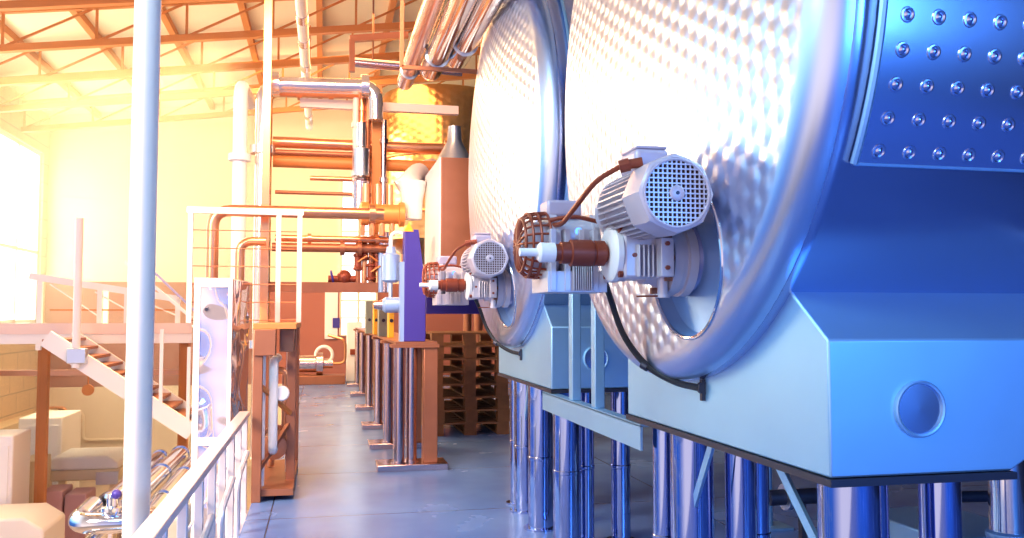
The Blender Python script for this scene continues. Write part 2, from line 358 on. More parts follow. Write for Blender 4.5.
# ---------------------------------------------------------------- the tanks
TY, TZ, TR = 3.12, 2.38, 1.22                    # axis of the nearest tank
PITCH = 2.9
HY, HZ, HR = 2.74, 1.60, .275                   # hub of its drive
XC, KR = 1.155, .10                             # crown of the dished head and its knuckle radius
XRIM = XC+.05+KR
def dish(rho, crown=.05):
    if rho < TR-KR: return XC+.05-crown*(1-(rho/(TR-KR))**2)
    return XC+.05+KR-math.sqrt(max(0, KR*KR-(min(rho, TR)-TR+KR)**2))
def make_tank(first):
    global TR, TZ
    if not first: TR, TZ = 1.31, 2.49
    lab = ('huge round steel wine tank nearest the camera with dimpled head and rows of weld dimples' if first else
           'second round steel wine tank, behind the nearest one, white dimpled head')
    t = thing('wine_tank', (2.2, TY, 0), lab, 'tank', 'round steel wine tanks')
    # dimpled head with an eccentric round opening for the drive
    n, m = 160, 56; rings = []
    for j in range(m+1):
        s = math.sin(j/m*PI/2); ring = []
        for k in range(n):
            a = 2*PI*k/n; dy, dz = math.cos(a), math.sin(a)
            oy, oz = HY-TY, HZ-TZ; bq = oy*dy+oz*dz; L = -bq+math.sqrt(bq*bq-(oy*oy+oz*oz-TR*TR))
            q = HR+(L-HR)*s; y = HY+dy*q; z = HZ+dz*q
            ring.append((dish(math.hypot(y-TY, z-TZ), .05 if first else .13), y, z))
        rings.append(ring)
    hd = MB().quads(rings).build('dimpled_head', 'head' if first else 'head_second', t, label='pale dimpled dished head')
    # recess behind the opening
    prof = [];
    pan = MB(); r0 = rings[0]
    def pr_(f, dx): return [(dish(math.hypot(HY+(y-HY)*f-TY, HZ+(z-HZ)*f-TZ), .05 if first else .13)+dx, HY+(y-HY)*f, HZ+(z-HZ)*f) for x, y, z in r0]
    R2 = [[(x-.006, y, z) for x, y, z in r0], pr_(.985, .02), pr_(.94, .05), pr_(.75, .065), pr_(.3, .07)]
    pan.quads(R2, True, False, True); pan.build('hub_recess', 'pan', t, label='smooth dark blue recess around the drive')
    rim = MB(); rr = []
    for k in range(n+1):
        x, y, z = r0[k % n]; c = Vector((x, y, z)); d = Vector((0, y-HY, z-HZ)).normalized()
        rr.append([c+d*.007*math.cos(2*PI*q/8)+Vector((1, 0, 0))*.007*math.sin(2*PI*q/8) for q in range(8)])
    rim.quads(rr).build('recess_lip', 'chrome', t)
    # shell
    MB().lathe((XRIM-.002, TY, TZ), (1, 0, 0), [(0, TR), (.012, TR+.004), (.03, TR+.004), (.04, TR), (3.6, TR), (3.75, TR-.1), (3.85, TR-.5), (3.88, .01)], 128, False).build('shell', 'shell', t)
    # dimple jacket plate with its weld dimples
    jk = MB(); NA = 40; a0, a1 = math.radians(-152), math.radians(-232)
    outer = []; inner = []
    for i in range(NA+1):
        a = a0+(a1-a0)*i/NA
        outer.append([(1.372+.0008*i, TY+(TR+.014)*math.cos(a), TZ+(TR+.014)*math.sin(a)), (4.9, TY+(TR+.014)*math.cos(a), TZ+(TR+.014)*math.sin(a))])
        inner.append([(1.372+.0008*i, TY+(TR-.002)*math.cos(a), TZ+(TR-.002)*math.sin(a)), (4.9, TY+(TR-.002)*math.cos(a), TZ+(TR-.002)*math.sin(a))])
    jk.quads([[o[0], o[1], b[1], b[0]] for o, b in zip(outer, inner)], True, True, True)
    if first:
        for row in range(9):
            a = math.radians(-153.7-row*4.05)
            nv = Vector((0, math.cos(a), math.sin(a)))
            for c in range(9):
                x = 1.428+.0915*c+.0035*row
                jk.lathe(Vector((x, TY, TZ))+nv*(TR+.0135), nv, [(0, .021), (.004, .019), (.0045, .015), (.002, .011), (.006, .006), (.0075, .002)], 18)
    j = jk.build('jacket_plate', 'shell', t, label='jacket plate with rows of round weld dimples' if first else None)
    sm = MB(); a = a0
    c0 = [(1.367+.0008*i, TY+(TR+.010)*math.cos(a0+(a1-a0)*i/NA), TZ+(TR+.010)*math.sin(a0+(a1-a0)*i/NA)) for i in range(NA+1)]
    sm.tube(c0, .011, 8, .001, 1); sm.tube([(1.367, *c0[0][1:]), (4.9, *c0[0][1:])], .006, 8)
    sm.build('jacket_weld', 'sheet', j)
    # sheet steel saddle
    x0 = 1.335; ya, yb = 2.12, 3.70; zb = .965
    poly = [(x0, ya, zb), (x0, ya, 1.335), (x0, ya+.25, 1.515)]
    rr_ = TR-.05
    for k in range(15):
        a = math.radians(-136+k*(136-58)/14); poly.append((x0, TY+rr_*math.cos(a), TZ+rr_*math.sin(a)))
    poly += [(x0, yb, 1.50), (x0, yb, zb)]
    r2 = [(1.90, y, z) for x, y, z in poly]; r3 = [(2.5, y, z if z > zb+.01 else z+.34) for x, y, z in poly]
    sd = MB().quads([poly, r2, r3], True, True, True).build('saddle', 'sheet', t, bevel=.006, label='boxy satin sheet steel saddle under the tank')
    B(x0-.006, 1.91, ya-.012, yb+.01, zb-.022, zb-.002).build('base_flange', 'dark', sd)
    MB().lathe((1.61, ya+.002, 1.145), (0, -1, 0), [(-.02, .078), (.012, .078), (.014, .074), (.012, .069), (-.02, .069)], 40, False).build('port_ring', 'sheet', sd)
    MB().lathe((1.61, ya-.003, 1.145), (0, -1, 0), [(0, .07), (.002, .001)], 40, True).build('port_cover', 'shell', sd, label='round blue cover plate')
    # weld line where saddle meets the shell
    MB().tube([(1.40, ya+.20, 1.482), (2.5, ya+.20, 1.482)], .006, 8).build('weld_seam', 'steel', sd)
    # legs
    for (x, y, r) in ((1.46, 2.23, .085), (1.62, 2.36, .05), (1.45, 3.28, .085), (1.62, 3.2, .06), (1.44, 3.54, .05), (1.84, 2.34, .06), (1.84, 3.5, .06))+(() if first else ((1.43, 2.76, .085),)):
        lg = MB().lathe((x, y, 0), (0, 0, 1), [(0, r+.03), (.012, r+.03), (.014, r), (.45, r), (.455, r+.004), (.47, r+.004), (.475, r), (zb-.02, r)], 28).build('leg', 'legtube', t)
        if r > .08 and y != 2.76:
            dyy = .22 if y < 3 else -.22
            MB().bar((x-.05, y+dyy*1.35, zb-.03), (x-.02, y+dyy*.3, zb-.30), .035, .012, (1, 0, 0)).build('brace', 'sheet', lg)
    return t
tank1 = make_tank(True)
tank2 = make_tank(False)
tank2.location = tank2.location+Vector((0, PITCH, 0))

# ---------------------------------------------------------------- drives
def make_drive(label, off):
    AY, AZ = 2.85, 1.61
    t = thing('gear_motor', (1.05, AY, AZ-.1), label, 'motor', 'geared tank drives')
    # mounting drum on the tank and bolted ring
    MB().lathe((1.50, AY, AZ), (-1, 0, 0), [(0, .15), (.13, .15), (.16, .135), (.25, .125), (.27, .11)], 40).build('mounting_drum', 'drum', t)
    rg = MB().lathe((1.24, AY, AZ-.015), (-1, 0, 0), [(0, .128), (.03, .128), (.034, .118), (.05, .118), (.054, .128), (.085, .128), (.09, .10), (.13, .085), (.16, .085)], 40).build('flange_ring', 'motor', t)
    bl = MB()
    for k in range(10):
        a = 2*PI*k/10; p = Vector((1.155, AY+.112*math.cos(a), AZ-.015+.112*math.sin(a))); bl.cyl(p, p+Vector((-.026, 0, 0)), .013, n=6)
    bl.build('flange_bolts', 'brown', rg)
    # gearbox casting
    gb = MB().box(.985, 1.12, 2.76, 2.95, 1.525, 1.70).box(1.0, 1.11, 2.84, 2.99, 1.66, 1.86).box(.985, 1.03, 2.84, 2.99, 1.52, 1.80)
    g = gb.build('gearbox', 'motor', t, bevel=.012)
    rb = MB()
    for k in range(5): rb.box(1.03+k*.016, 1.036+k*.016, 2.735, 2.762, 1.53, 1.64)
    rb.box(1.095, 1.14, 2.70, 2.765, 1.53, 1.66)
    rb.build('casting_ribs', 'motor', g, bevel=.003)
    bo = MB()
    for y, z in ((2.775, 1.54), (2.93, 1.54), (2.775, 1.69), (2.93, 1.69)): bo.cyl((.985, y, z), (.972, y, z), .012, n=6)
    for x, z in ((1.115, 1.56), (1.115, 1.64), (1.0, 1.60)): bo.cyl((x, 2.70, z), (x, 2.69, z), .008, n=6)
    bo.build('bolts', 'rust', g)
    ed = MB().lathe((.985, AY, AZ+.005), (-1, 0, 0), [(0, .098), (.018, .098), (.026, .088), (.03, .05), (.031, .002)], 36).build('end_disc', 'white', t, label='white round end disc of the gearbox')
    B(.945, .956, AY-.012, AY+.012, AZ-.007, AZ+.017).build('centre_nut', 'rust', ed)
    # rotary coupling
    MB().lathe((.955, AY, AZ+.005), (-1, 0, 0), [(0, .03), (.012, .03), (.012, .044), (.045, .044), (.047, .039), (.055, .039), (.057, .046), (.13, .046), (.134, .038), (.165, .038), (.167, .03), (.19, .03)], 32).build('rotary_coupling', 'rust', t, label='rust brown rotary coupling')
    nz = MB().lathe((.768, AY, AZ+.005), (-1, 0, 0), [(0, .034), (.05, .034), (.056, .028), (.058, .014), (.12, .014), (.12, .001)], 24).build('nozzle', 'cover', t, label='cream hose nozzle')
    # fan motor, axis along the aisle
    C = at(677, 193, 2.45); X, Z = C.x, C.z
    def oct_ring(y, r, k=.0):
        out = []
        for i in range(48):
            a = 2*PI*i/48+PI/8; seg = (a % (PI/4))-PI/8; rr = r*(1-k+k*math.cos(PI/8)/math.cos(seg))
            rr = min(rr, r)
            out.append((X+rr*math.cos(a), y, Z+rr*math.sin(a)))
        return out
    cv = MB().quads([oct_ring(2.60, .122, .8), oct_ring(2.48, .127, .9), oct_ring(2.455, .121, .7), oct_ring(2.45, .110, .2), oct_ring(2.462, .103, 0)], True, True, False).build('fan_cover', 'motor_cover', t)
    MB().lathe((X, 2.466, Z), (0, -1, 0), [(0, .105), (.001, .001)], 40).build('fan_opening', 'grille_dark', cv)
    gr = MB(); r = .102; pitch = .0148
    for k in range(-6, 7):
        c = k*pitch; L = math.sqrt(max(0, r*r-c*c))
        gr.box(X+c-.0021, X+c+.0021, 2.450, 2.456, Z-L, Z+L); gr.box(X-L, X+L, 2.449, 2.455, Z+c-.0021, Z+c+.0021)
    gr.lathe((X, 2.456, Z), (0, -1, 0), [(0, .024), (.009, .024), (.012, .018), (.012, .001)], 24)
    gr.torus((X, 2.452, Z), (0, 1, 0), .104, .005, 40, 8)
    gr.build('fan_grille', 'motor_cover', cv)
    MB().lathe((X, 2.4445, Z), (0, -1, 0), [(0, .006), (.002, .006), (.002, .001)], 12).build('centre_pin', 'dark', cv)
    hs = MB().lathe((X, 2.595, Z), (0, 1, 0), [(0, .092), (.28, .092), (.282, .115), (.31, .115), (.315, .10), (.36, .10)], 40)
    for k in range(34):
        a = 2*PI*k/34; dv = Vector((math.cos(a), 0, math.sin(a))); c = Vector((X, 0, Z))+dv*.101
        hs.bar((c.x, 2.602, c.z), (c.x, 2.875, c.z), .005, .03, dv)
    hs.build('motor_housing', 'motor', t)
    tbx = MB().box(X-.075, X+.04, 2.60, 2.76, Z+.09, Z+.165).build('terminal_box', 'box_lid', t, bevel=.018, seg=3)
    B(X-.07, X+.035, 2.605, 2.755, Z+.164, Z+.174).build('lid', 'box_lid', tbx, bevel=.006)
    gl = MB().cyl((X-.06, 2.58, Z+.115), (X-.12, 2.60, Z+.105), .016, n=12).cyl((X-.10, 2.59, Z+.108), (X-.13, 2.60, Z+.10), .021, n=8)
    gl.build('cable_gland', 'rust', t)
    MB().tube([(X-.12, 2.60, Z+.105), (X-.18, 2.68, Z+.07), (X-.22, 2.80, Z-.01), (X-.22, 2.96, Z-.05), (X-.24, 3.06, Z-.04)], .009, 8, .08).build('lead', 'rust', t)
    # drain tap under the ring
    tp = MB().cyl((1.13, 2.78, 1.53), (1.13, 2.78, 1.475), .018, n=12).cyl((1.13, 2.78, 1.475), (1.13, 2.78, 1.462), .024, n=12)
    tap = tp.build('drain_tap', 'motor', t)
    MB().bar((1.15, 2.78, 1.468), (1.03, 2.76, 1.466), .006).build('tap_lever', 'rust', tap)
    # second motor, crosswise behind the gearbox
    bY, bZ = 3.12, 1.66; bx0, bx1 = .70, .985
    sm = MB().lathe((bx1, bY, bZ), (-1, 0, 0), [(0, .12), (.02, .12), (.022, .105), (.15, .105), (.152, .125), (.18, .125), (.182, .10)], 36)
    sm.build('brake_motor', 'motor', t)
    pr = MB()
    for k in range(4): pr.box(.79+k*.052, .81+k*.052, bY-.145, bY-.06, bZ-.17, bZ+.05)
    pr.box(.78, 1.0, bY-.14, bY+.10, bZ-.175, bZ-.10)
    for k in range(9): pr.box(.87+k*.008, .873+k*.008, bY-.16, bY-.13, bZ-.17, bZ-.05)
    pr.build('motor_foot', 'motor', t, bevel=.003)
    cg = MB()
    for k in range(22):
        a = 2*PI*k/22; c = math.cos(a); s_ = math.sin(a)
        cg.tube([(.80, bY+.122*c, bZ+.122*s_), (.735, bY+.118*c, bZ+.118*s_), (.705, bY+.09*c, bZ+.09*s_), (.70, bY, bZ)], .0048, 6, .03, 3)
    for xx, rr in ((.80, .122), (.765, .12), (.735, .117), (.712, .098)): cg.torus((xx, bY, bZ), (1, 0, 0), rr, .0055, 32, 6)
    cage = cg.build('fan_guard', 'rust', t, label='rust brown wire fan guard')
    MB().lathe((.80, bY, bZ), (-1, 0, 0), [(0, .09), (.06, .085), (.075, .02)], 24).build('fan', 'motor_cover', cage)
    tb2 = B(.80, .93, bY-.06, bY+.06, bZ+.105, bZ+.165).build('terminal_box', 'box_lid', t, bevel=.01)
    MB().tube([(.80, bY-.1, bZ+.085), (.88, bY-.13, bZ+.10), (.99, bY-.13, bZ+.075), (1.05, bY-.1, bZ+.11)], .008, 8, .05).build('lead', 'rust', t)
    MB().ball((.90, bY-.12, bZ+.045), .014, 12, 6).build('bead', 'glow', t, label='small glowing blue indicator')  # small emissive blue bead on the second motor
    if off: t.location = t.location+Vector(off)
    return t
make_drive('large grey gear motor with square mesh fan cover on the nearest tank', None)
make_drive('smaller looking grey gear motor on the second tank, rust coupling toward the aisle', (-.02, PITCH, -.01))

# hanging drive cables
def cable(name, pts, label, off=(0, 0, 0)):
    o_ = Vector(off); pts = [Vector(p)+o_ for p in pts]
    t = thing('hanging_cable', pts[-1], label, 'cable', 'drive cables')
    MB().tube(pts, .0125, 8, .09, 6).build('hose', 'black', t)
    e = pts[-1]
    MB().lathe(e+Vector((.012, 0, 0)), (0, -1, 0), [(-.012, .022), (.012, .022)], 14).build('clamp', 'dark', t)
    MB().bar(e+Vector((.012, 0, .03)), e+Vector((.012, 0, -.045)), .018).build('clamp_bar', 'dark', t)
    MB().lathe(Vector(pts[3]), (pts[4]-pts[3]), [(-.014, .016), (.014, .016)], 10).build('sleeve', 'dark', t)
def onx(px, py, X):
    v = _d+(px-512)/F*_r-(py-269)/F*_u; return CAMPOS+v*(X/v.x)
cab = [Vector((1.02, 3.10, 1.56)), onx(611, 300, 1.10), onx(622, 335, 1.14), onx(645, 366, 1.20), onx(675, 383, 1.28), onx(700, 388, 1.318)]
cable('c', cab, 'black cable looping from the large gear motor to the clamp on the nearest saddle')
cable('c', cab, 'black cable hanging below the smaller looking gear motor beside the pallets', (0, PITCH, 0))

# ledge beam between the saddles and its two uprights
t = thing('ledge_beam', (1.36, 4.2, .85), 'light blue channel beam bridging the gap between the two saddles', 'beam')
B(1.325, 1.335, 3.52, 5.2, .83, .935).build('web', 'sheet', t)
B(1.325, 1.38, 3.52, 5.2, .930, .940).build('flange', 'sheet', t)
for i, (px, py) in enumerate(((575, 400), (598, 408))):
    X = 1.36; v = _d+(px-512)/F*_r-(py-269)/F*_u; yy = v.y*X/v.x
    o = B(X-.025, X+.025, yy-.035, yy+.035, .941, 1.64).build('gap_post', 'sheet', None, bevel=.004)
    tag(o, ('square steel post on the ledge beam, the one closer to the second tank', 'square steel post on the ledge beam, the one closer to the nearest tank')[i], 'post', 'posts in the gap between tanks')

# small stand, pedestal and pipe under the nearest tank
t = thing('foot_stand', (2.9, 5.34, 0), 'thin steel post on a square foot plate standing under the nearest tank', 'stand')
B(2.77, 3.03, 5.24, 5.44, 0, .02).build('foot_plate', 'sheet', t, bevel=.004)
MB().cyl((2.9, 5.34, .02), (2.9, 5.34, .98), .028).build('post', 'sheet', t)
p = at(1008, 530, 3.4)
t = thing('pedestal', (p.x, 3.4, 0), 'round steel pedestal with flared foot at the right edge under the tank', 'pedestal')
MB().lathe((p.x, 3.4, 0), (0, 0, 1), [(0, .20), (.02, .20), (.02, .085), (.60, .075), (1.05, .075)], 32).build('column', 'chrome', t)
MB().lathe((p.x, 3.4, .40), (0, 0, 1), [(0, .085), (.01, .092), (.03, .092), (.04, .08)], 32).build('collar', 'sheet', t)
for a in (200, 320, 80):
    d = Vector((math.cos(math.radians(a)), math.sin(math.radians(a)), 0))
    MB().bar(Vector((p.x, 3.4, .22))+d*.075, Vector((p.x, 3.4, .02))+d*.19, .012, .03).build('gusset', 'sheet', t)
q0 = at(935, 497, 3.8); q1 = at(1000, 496, 3.8)
t = thing('drain_pipe', q0, 'short dark horizontal pipe with flange under the nearest saddle', 'pipe')
MB().cyl(q0+Vector((-.05, 0, 0)), q1, .028).build('pipe', 'dark', t)
MB().lathe(q1, (1, 0, 0), [(-.03, .05), (.02, .05)], 20).build('flange', 'steel', t)
q = at(787, 497, 4.6)
t = thing('drain_valve', q, 'dark horizontal valve seen between the legs under the nearest tank', 'valve')
MB().cyl(q+Vector((-.12, 0, 0)), q+Vector((.2, 0, 0)), .045).build('pipe', 'dark', t)
MB().lathe(q, (1, 0, 0), [(-.02, .075), (.015, .075)], 20).build('flange', 'steel', t)
B(q.x+.08, q.x+.11, 4.58, 4.62, 0, q.z-.04).build('support', 'dark', t)
q = at(965, 527, 4.0)
o = B(q.x-.28, q.x+.28, 3.8, 4.5, 0, q.z).build('plinth', 'sheet', None, bevel=.01)
tag(o, 'low pale steel plinth on the floor behind the round pedestal', 'plinth')

# ---------------------------------------------------------------- pallets
def pallet(x0, y0, z0, label):
    wx, wy = .92, 1.2
    t = thing('wooden_pallet', (x0+wx/2, y0+wy/2, z0), label, 'pallet', 'stacked wooden pallets')
    d = MB()
    for k in range(6): d.box(x0, x0+wx, y0+k*.212, y0+k*.212+.14, z0+.128, z0+.15)
    d.build('deck', 'wood', t)
    for k in range(3):
        for j in range(2): B(x0+k*.39, x0+k*.39+.14, y0+j*1.06, y0+j*1.06+.14, z0+.022, z0+.128).build('block', 'wood', t)
    b = MB()
    for k in range(3): b.box(x0+k*.39, x0+k*.39+.14, y0, y0+wy, z0, z0+.022)
    b.build('base_boards', 'wood', t)
    return t
ords = ['bottom', 'second from the bottom', 'third from the bottom', 'fourth from the bottom', 'fourth from the top', 'third from the top', 'second from the top', 'topmost']
for k in range(8):
    pallet(1.27+random.uniform(-.015, .015), 10.2+random.uniform(-.02, .02), k*.1505, 'brown wooden pallet in the stack beside the second tank, %s of eight' % ords[k])

# ---------------------------------------------------------------- leg frames along the aisle and blue machine
fn = ['nearest', 'second', 'third', 'fourth', 'fifth', 'farthest']
frames_Y = [8.0, 9.35, 11.0, 13.2, 15.5, 17.6]
for i, Y in enumerate(frames_Y):
    t = thing('leg_frame', (.8, Y, 0), 'mauve steel leg frame on a floor pad along the aisle, %s of six' % fn[i], 'frame', 'leg frames on floor pads')
    B(.50, 1.14, Y-.05, Y+.30, 0, .06).build('floor_pad', 'mauve', t, bevel=.006)
    MB().lathe((.70, Y+.08, .06), (0, 0, 1), [(0, .075), (.01, .075), (.012, .052), (1.05, .052)], 20).build('leg', 'mauve', t)
    MB().lathe((.82, Y+.16, .06), (0, 0, 1), [(0, .075), (.01, .075), (.012, .056), (1.05, .056)], 20).build('leg', 'mauve', t)
    B(.92, 1.05, Y+.02, Y+.18, .06, 1.11).build('post', 'brown', t, bevel=.006)
    B(.62, 1.06, Y, Y+.24, 1.11, 1.14).build('top_plate', 'brown', t)
o = B(.66, 1.04, 8.0, 17.9, 1.141, 1.165).build('rail_beam', 'brown'); tag(o, 'long brown flat beam lying along the tops of the leg frames', 'beam')
bz_ = at(300, 287, 9.09).z                     # height of the eye level beam
# blue press column, cross beam
t = thing('blue_press', (.86, 8.1, 1.14), 'tall blue violet machine column with yellow warning sign standing on the nearest leg frame', 'machine')
p = at(404, 345, 8.02); p2 = at(424, 235, 8.02)
MB().prism([(p.x, 8.02, 1.166), (p2.x+.02, 8.02, 1.166), (p2.x+.02, 8.02, p2.z-.5), (p2.x-.05, 8.02, p2.z+.05), (p.x, 8.02, p2.z+.05)], (0, .2, 0)).build('column', 'bluepaint', t, bevel=.006)
B(p.x-.035, p.x, 8.04, 8.20, 1.166, p2.z-.25).build('guide_rail', 'ltblue', t)
q = at(409, 227, 8.0)
MB().prism([(q.x-.045, 8.012, q.z-.04), (q.x+.045, 8.012, q.z-.04), (q.x, 8.012, q.z+.045)], (0, .01, 0)).build('warning_sign', 'yellow', t, label='yellow triangular warning sign')
a = at(426, 302, 8.77); b = at(476, 302, 8.77)
o = B(a.x, b.x+1.0, 8.76, 8.96, a.z-.12, a.z+.12).build('cross_beam', 'bluepaint', None, bevel=.008)
tag(o, 'blue violet horizontal beam behind the smaller looking gear motor', 'beam')
B(b.x+.8, b.x+.95, 8.8, 8.92, 0, a.z-.12).build('post', 'brown', o)
# coloured panels standing on the further frames
for i, (pa, pb, m, lab) in enumerate(((389, 394, 'yellow', 'narrow orange yellow panel nearest the blue column'), (379, 388, 'green', 'wide grey green panel between two yellow panels'),
                                 (374, 379, 'yellow', 'narrow yellow panel between two grey green panels'), (366, 373, 'green', 'farthest grey green panel in the row of panels'))):
    Ys = (9.45, 10.1, 11.05, 11.8)[i]; q = at(pb, 333, Ys); q2 = at(pa, 303, Ys)
    t = thing('filter_plate', ((q.x+q2.x)/2, Ys, q.z), lab, 'panel', 'upright coloured panels over the leg frames')
    B(q2.x, q.x, Ys, Ys+.25, 1.166, q2.z+.03).build('panel', m, t, bevel=.005)
    MB().cyl(((q2.x+q.x)/2, Ys-.012, 1.35), ((q2.x+q.x)/2, Ys+.0, 1.35), .02).build('knob', 'dark', t)
# light blue actuators
q = at(394, 270, 8.3)
t = thing('valve_actuator', q, 'light blue cylindrical actuator hanging beside the blue column', 'actuator')
MB().lathe(q+Vector((-.03, 0, -.12)), (0, 0, 1), [(0, .05), (.02, .085), (.26, .085), (.28, .05), (.34, .04)], 24).build('body', 'ltblue', t)
MB().cyl(q+Vector((-.03, 0, -.40)), q+Vector((-.03, 0, -.12)), .02).build('stem', 'steel', t)
MB().tube([q+Vector((-.03, 0, .2)), q+Vector((-.03, 0, .36)), q+Vector((.1, 0, .36)), q+Vector((.1, 0, .0))], .018, 8, .08).build('hose', 'white', t)
q = at(397, 305, 8.3)
t = thing('valve_block', q, 'light blue valve block on the guide rail of the blue column', 'valve')
MB().lathe(q+Vector((-.14, 0, 0)), (1, 0, 0), [(0, .05), (.03, .075), (.2, .075), (.21, .09), (.24, .09)], 20).build('body', 'ltblue', t)
MB().lathe(q+Vector((-.18, 0, .0)), (1, 0, 0), [(-.04, .035), (.04, .05)], 16).build('cap', 'mauve', t)
for i, (px, m) in enumerate(((381, 'ltblue'), (385, 'mauve'), (389, 'ltblue'))):
    q = at(px, 285, 9.04); q2 = at(px, 232, 9.04)
    o = MB().cyl((q.x, 9.04, bz_-.05), (q2.x, 9.04, q2.z), .028).build('riser_tube', m)
    tag(o, 'thin upright tube beside the blue column, %s of three' % ('left', 'middle', 'right')[i], 'tube', 'thin tubes by the blue column')
    
# white chute with elbow above the frames
t = thing('steel_chute', (1.1, 8.2, 1.6), 'white and brown rectangular chute left of the second tank', 'chute')
a = at(441, 157, 7.85); 
zt = a.z; X0 = a.x
pr = [(X0, 7.85, zt), (X0, 9.0, zt), (X0, 9.0, 1.75), (X0, 8.35, 1.60), (X0, 7.95, 1.58), (X0, 7.85, 1.62)]
MB().prism(pr, (.36, 0, 0)).build('body', 'brown', t, bevel=.006)
MB().prism([(y_[0]-.012, y_[1], y_[2]) for y_ in pr], (.012, 0, 0)).build('side_panel', 'white', t, label='white side panel facing the aisle')
MB().lathe((X0+.16, 8.1, zt), (0, 0, 1), [(0, .17), (.05, .15), (.20, .07), (.34, .06)], 24).build('inlet_cone', 'steel', t)
q = at(398, 205, 8.9)
t = thing('vent_elbow', at(410, 210, 8.9), 'white elbow duct curving from behind the chute above the blue column', 'duct')
MB().tube([at(400, 190, 9.0), at(408, 184, 9.0), at(418, 172, 9.3), at(432, 168, 9.6)], .11, 20, .2).build('elbow', 'white', t)
MB().lathe(at(412, 205, 8.9), (0, 0, 1), [(-.15, .10), (.05, .11), (.24, .15)], 24).build('spout', 'white', t)

# ---------------------------------------------------------------- amber lit dimpled vertical tank and canister in the middle distance
t = thing('upright_tank', (2.0, 14.2, 0), 'amber dimpled steel tank standing upright behind the pipes beyond the white chute', 'tank')
MB().lathe((1.9, 14.2, 0), (0, 0, 1), [(2.2, .2), (2.5, .8), (2.6, 1.02), (4.85, 1.02), (5.0, .95), (5.1, .3), (5.12, .01)], 64).build('shell', 'dimple_far', t)
for k in range(4):
    a = PI/4+k*PI/2; MB().cyl((1.9+.75*math.cos(a), 14.2+.75*math.sin(a), 0), (1.9+.75*math.cos(a), 14.2+.75*math.sin(a), 2.6), .07).build('leg', 'brown', t)
for z in (3.02, 3.92): MB().torus((1.9, 14.2, z), (0, 0, 1), 1.03, .03, 48, 8).build('hoop', 'copper', t)

# ---------------------------------------------------------------- pipework helper
def pipe(pts, r, m, label, flanges=(), cat='pipe', name='pipe', bend=None, group=None, n=16):
    pts = [Vector(p) for p in pts]
    t = thing(name, pts[0], label, cat, group)
    MB().tube(pts, r, n, bend or r*2.5).build('pipe', m, t)
    for f in flanges:
        i, k = int(f), f-int(f); a, b = pts[i], pts[i+1]; c = a.lerp(b, k); d = (b-a).normalized()
        MB().lathe(c-d*r*.5, d, [(0, r*1.6), (r, r*1.6)], 16).build('flange', m, t)
    return t
# tall white riser pipes with elbows and chrome crossing
Y = 9.0
a = at(241, 84, Y); b = at(241, 300, Y)
pipe([(a.x, Y, -.0), (a.x, Y, a.z), (a.x+.02, Y+.9, a.z+.02)], .068, 'white', 'tall white riser pipe left of the polished riser behind the cabinet', (.25, .8))
a2 = at(264, 84, Y); c2 = at(376, 87, Y)
pipe([(a2.x, Y, 0), (a2.x, Y, a2.z), (c2.x, Y, c2.z), (c2.x, Y, c2.z-.35)], .078, 'chrome_warm', 'tall polished riser pipe bending right into the overhead crossing', (.3, .82, 1.1, 1.9))
a3 = at(268, 92, 9.5); c3 = at(372, 95, 9.5)
pipe([(a3.x, 9.5, 0), (a3.x, 9.5, a3.z), (c3.x, 9.5, c3.z), (c3.x, 9.5, c3.z-1.2)], .05, 'copper', 'copper pipe under the polished overhead crossing', (1.3, 1.6))
p = at(267, 100, 8.5)
t = thing('upright_post', (p.x, 8.5, 0), 'slim copper coloured upright post from floor to roof beside the tall risers', 'post')
B(p.x-.035, p.x+.035, 8.47, 8.53, 0, roofz(p.x)-.14).build('post', 'copper', t)
# copper horizontals
def hpipe(x0, x1, y, Y, r, m, label, fl=(), x2=None, name='pipe'):
    a = at(x0, y, Y); b = at(x1, y, Y); b.z = a.z
    return pipe([a, b], r, m, label, fl, name=name)
a = at(213, 210, 8.3); b = at(384, 211, 8.3)
pipe([(a.x, 8.3, .4), (a.x, 8.3, a.z), (b.x, 8.3, a.z)], .055, 'copper', 'long copper pipe with elbow crossing above the polished cabinet', (1.93,), bend=.16)
hpipe(275, 388, 238, 9.03, .035, 'copper', 'copper pipe just below the long copper pipe, upper of the two thin ones', (.3, .9))
hpipe(272, 388, 247, 9.02, .045, 'brown', 'brown pipe with clamp fittings, lower of the two thin ones', (.6, .75))
a = at(240, 241, 8.1); b = at(266, 241, 8.1)
pipe([(a.x, 8.1, .4), (a.x, 8.1, a.z), (b.x, 8.1, a.z)], .04, 'copper', 'short copper pipe bending right beside the tall risers', bend=.13)
o = MB().bar((at(262, 287, 9.09).x, 9.13, bz_), (at(390, 287, 9.09).x, 9.13, bz_), .12, .10).build('copper_beam', 'brown'); tag(o, 'brown horizontal beam at eye level in front of the terracotta wall', 'beam')
for i, (y0, Yy, r, m, x0, x1, lab) in enumerate(((142, 9.31, .06, 'copper', 273, 456, 'upper copper pipe of the pair crossing in front of the amber tank'), (161, 9.31, .065, 'orange', 273, 452, 'lower orange pipe of the pair crossing in front of the amber tank'),
        (152, 9.31, .03, 'brown', 275, 377, 'thin brown pipe between the pair of crossing pipes'), (178, 9.31, .025, 'copper', 310, 377, 'short thin copper pipe above the far window'), (192, 9.31, .02, 'brown', 275, 377, 'thin brown line below the pair of crossing pipes'))):
    hpipe(x0, x1, y0, 9.25+r, r, m, lab, (.45, .95) if r > .05 else ())
a = at(300, 103, 9.285); b = at(458, 104, 9.285); b.z = a.z
o = MB().bar(a, b, .08, .09).build('square_rail', 'palepink'); tag(o, 'pale pink square rail spanning below the roof left of the second tank', 'rail')
a = at(350, 62, 11.03); b = at(462, 72, 11.03)
t = pipe([a, b], .06, 'mauve', 'mauve pipe crossing under the hanging chrome ducts', (.6,))
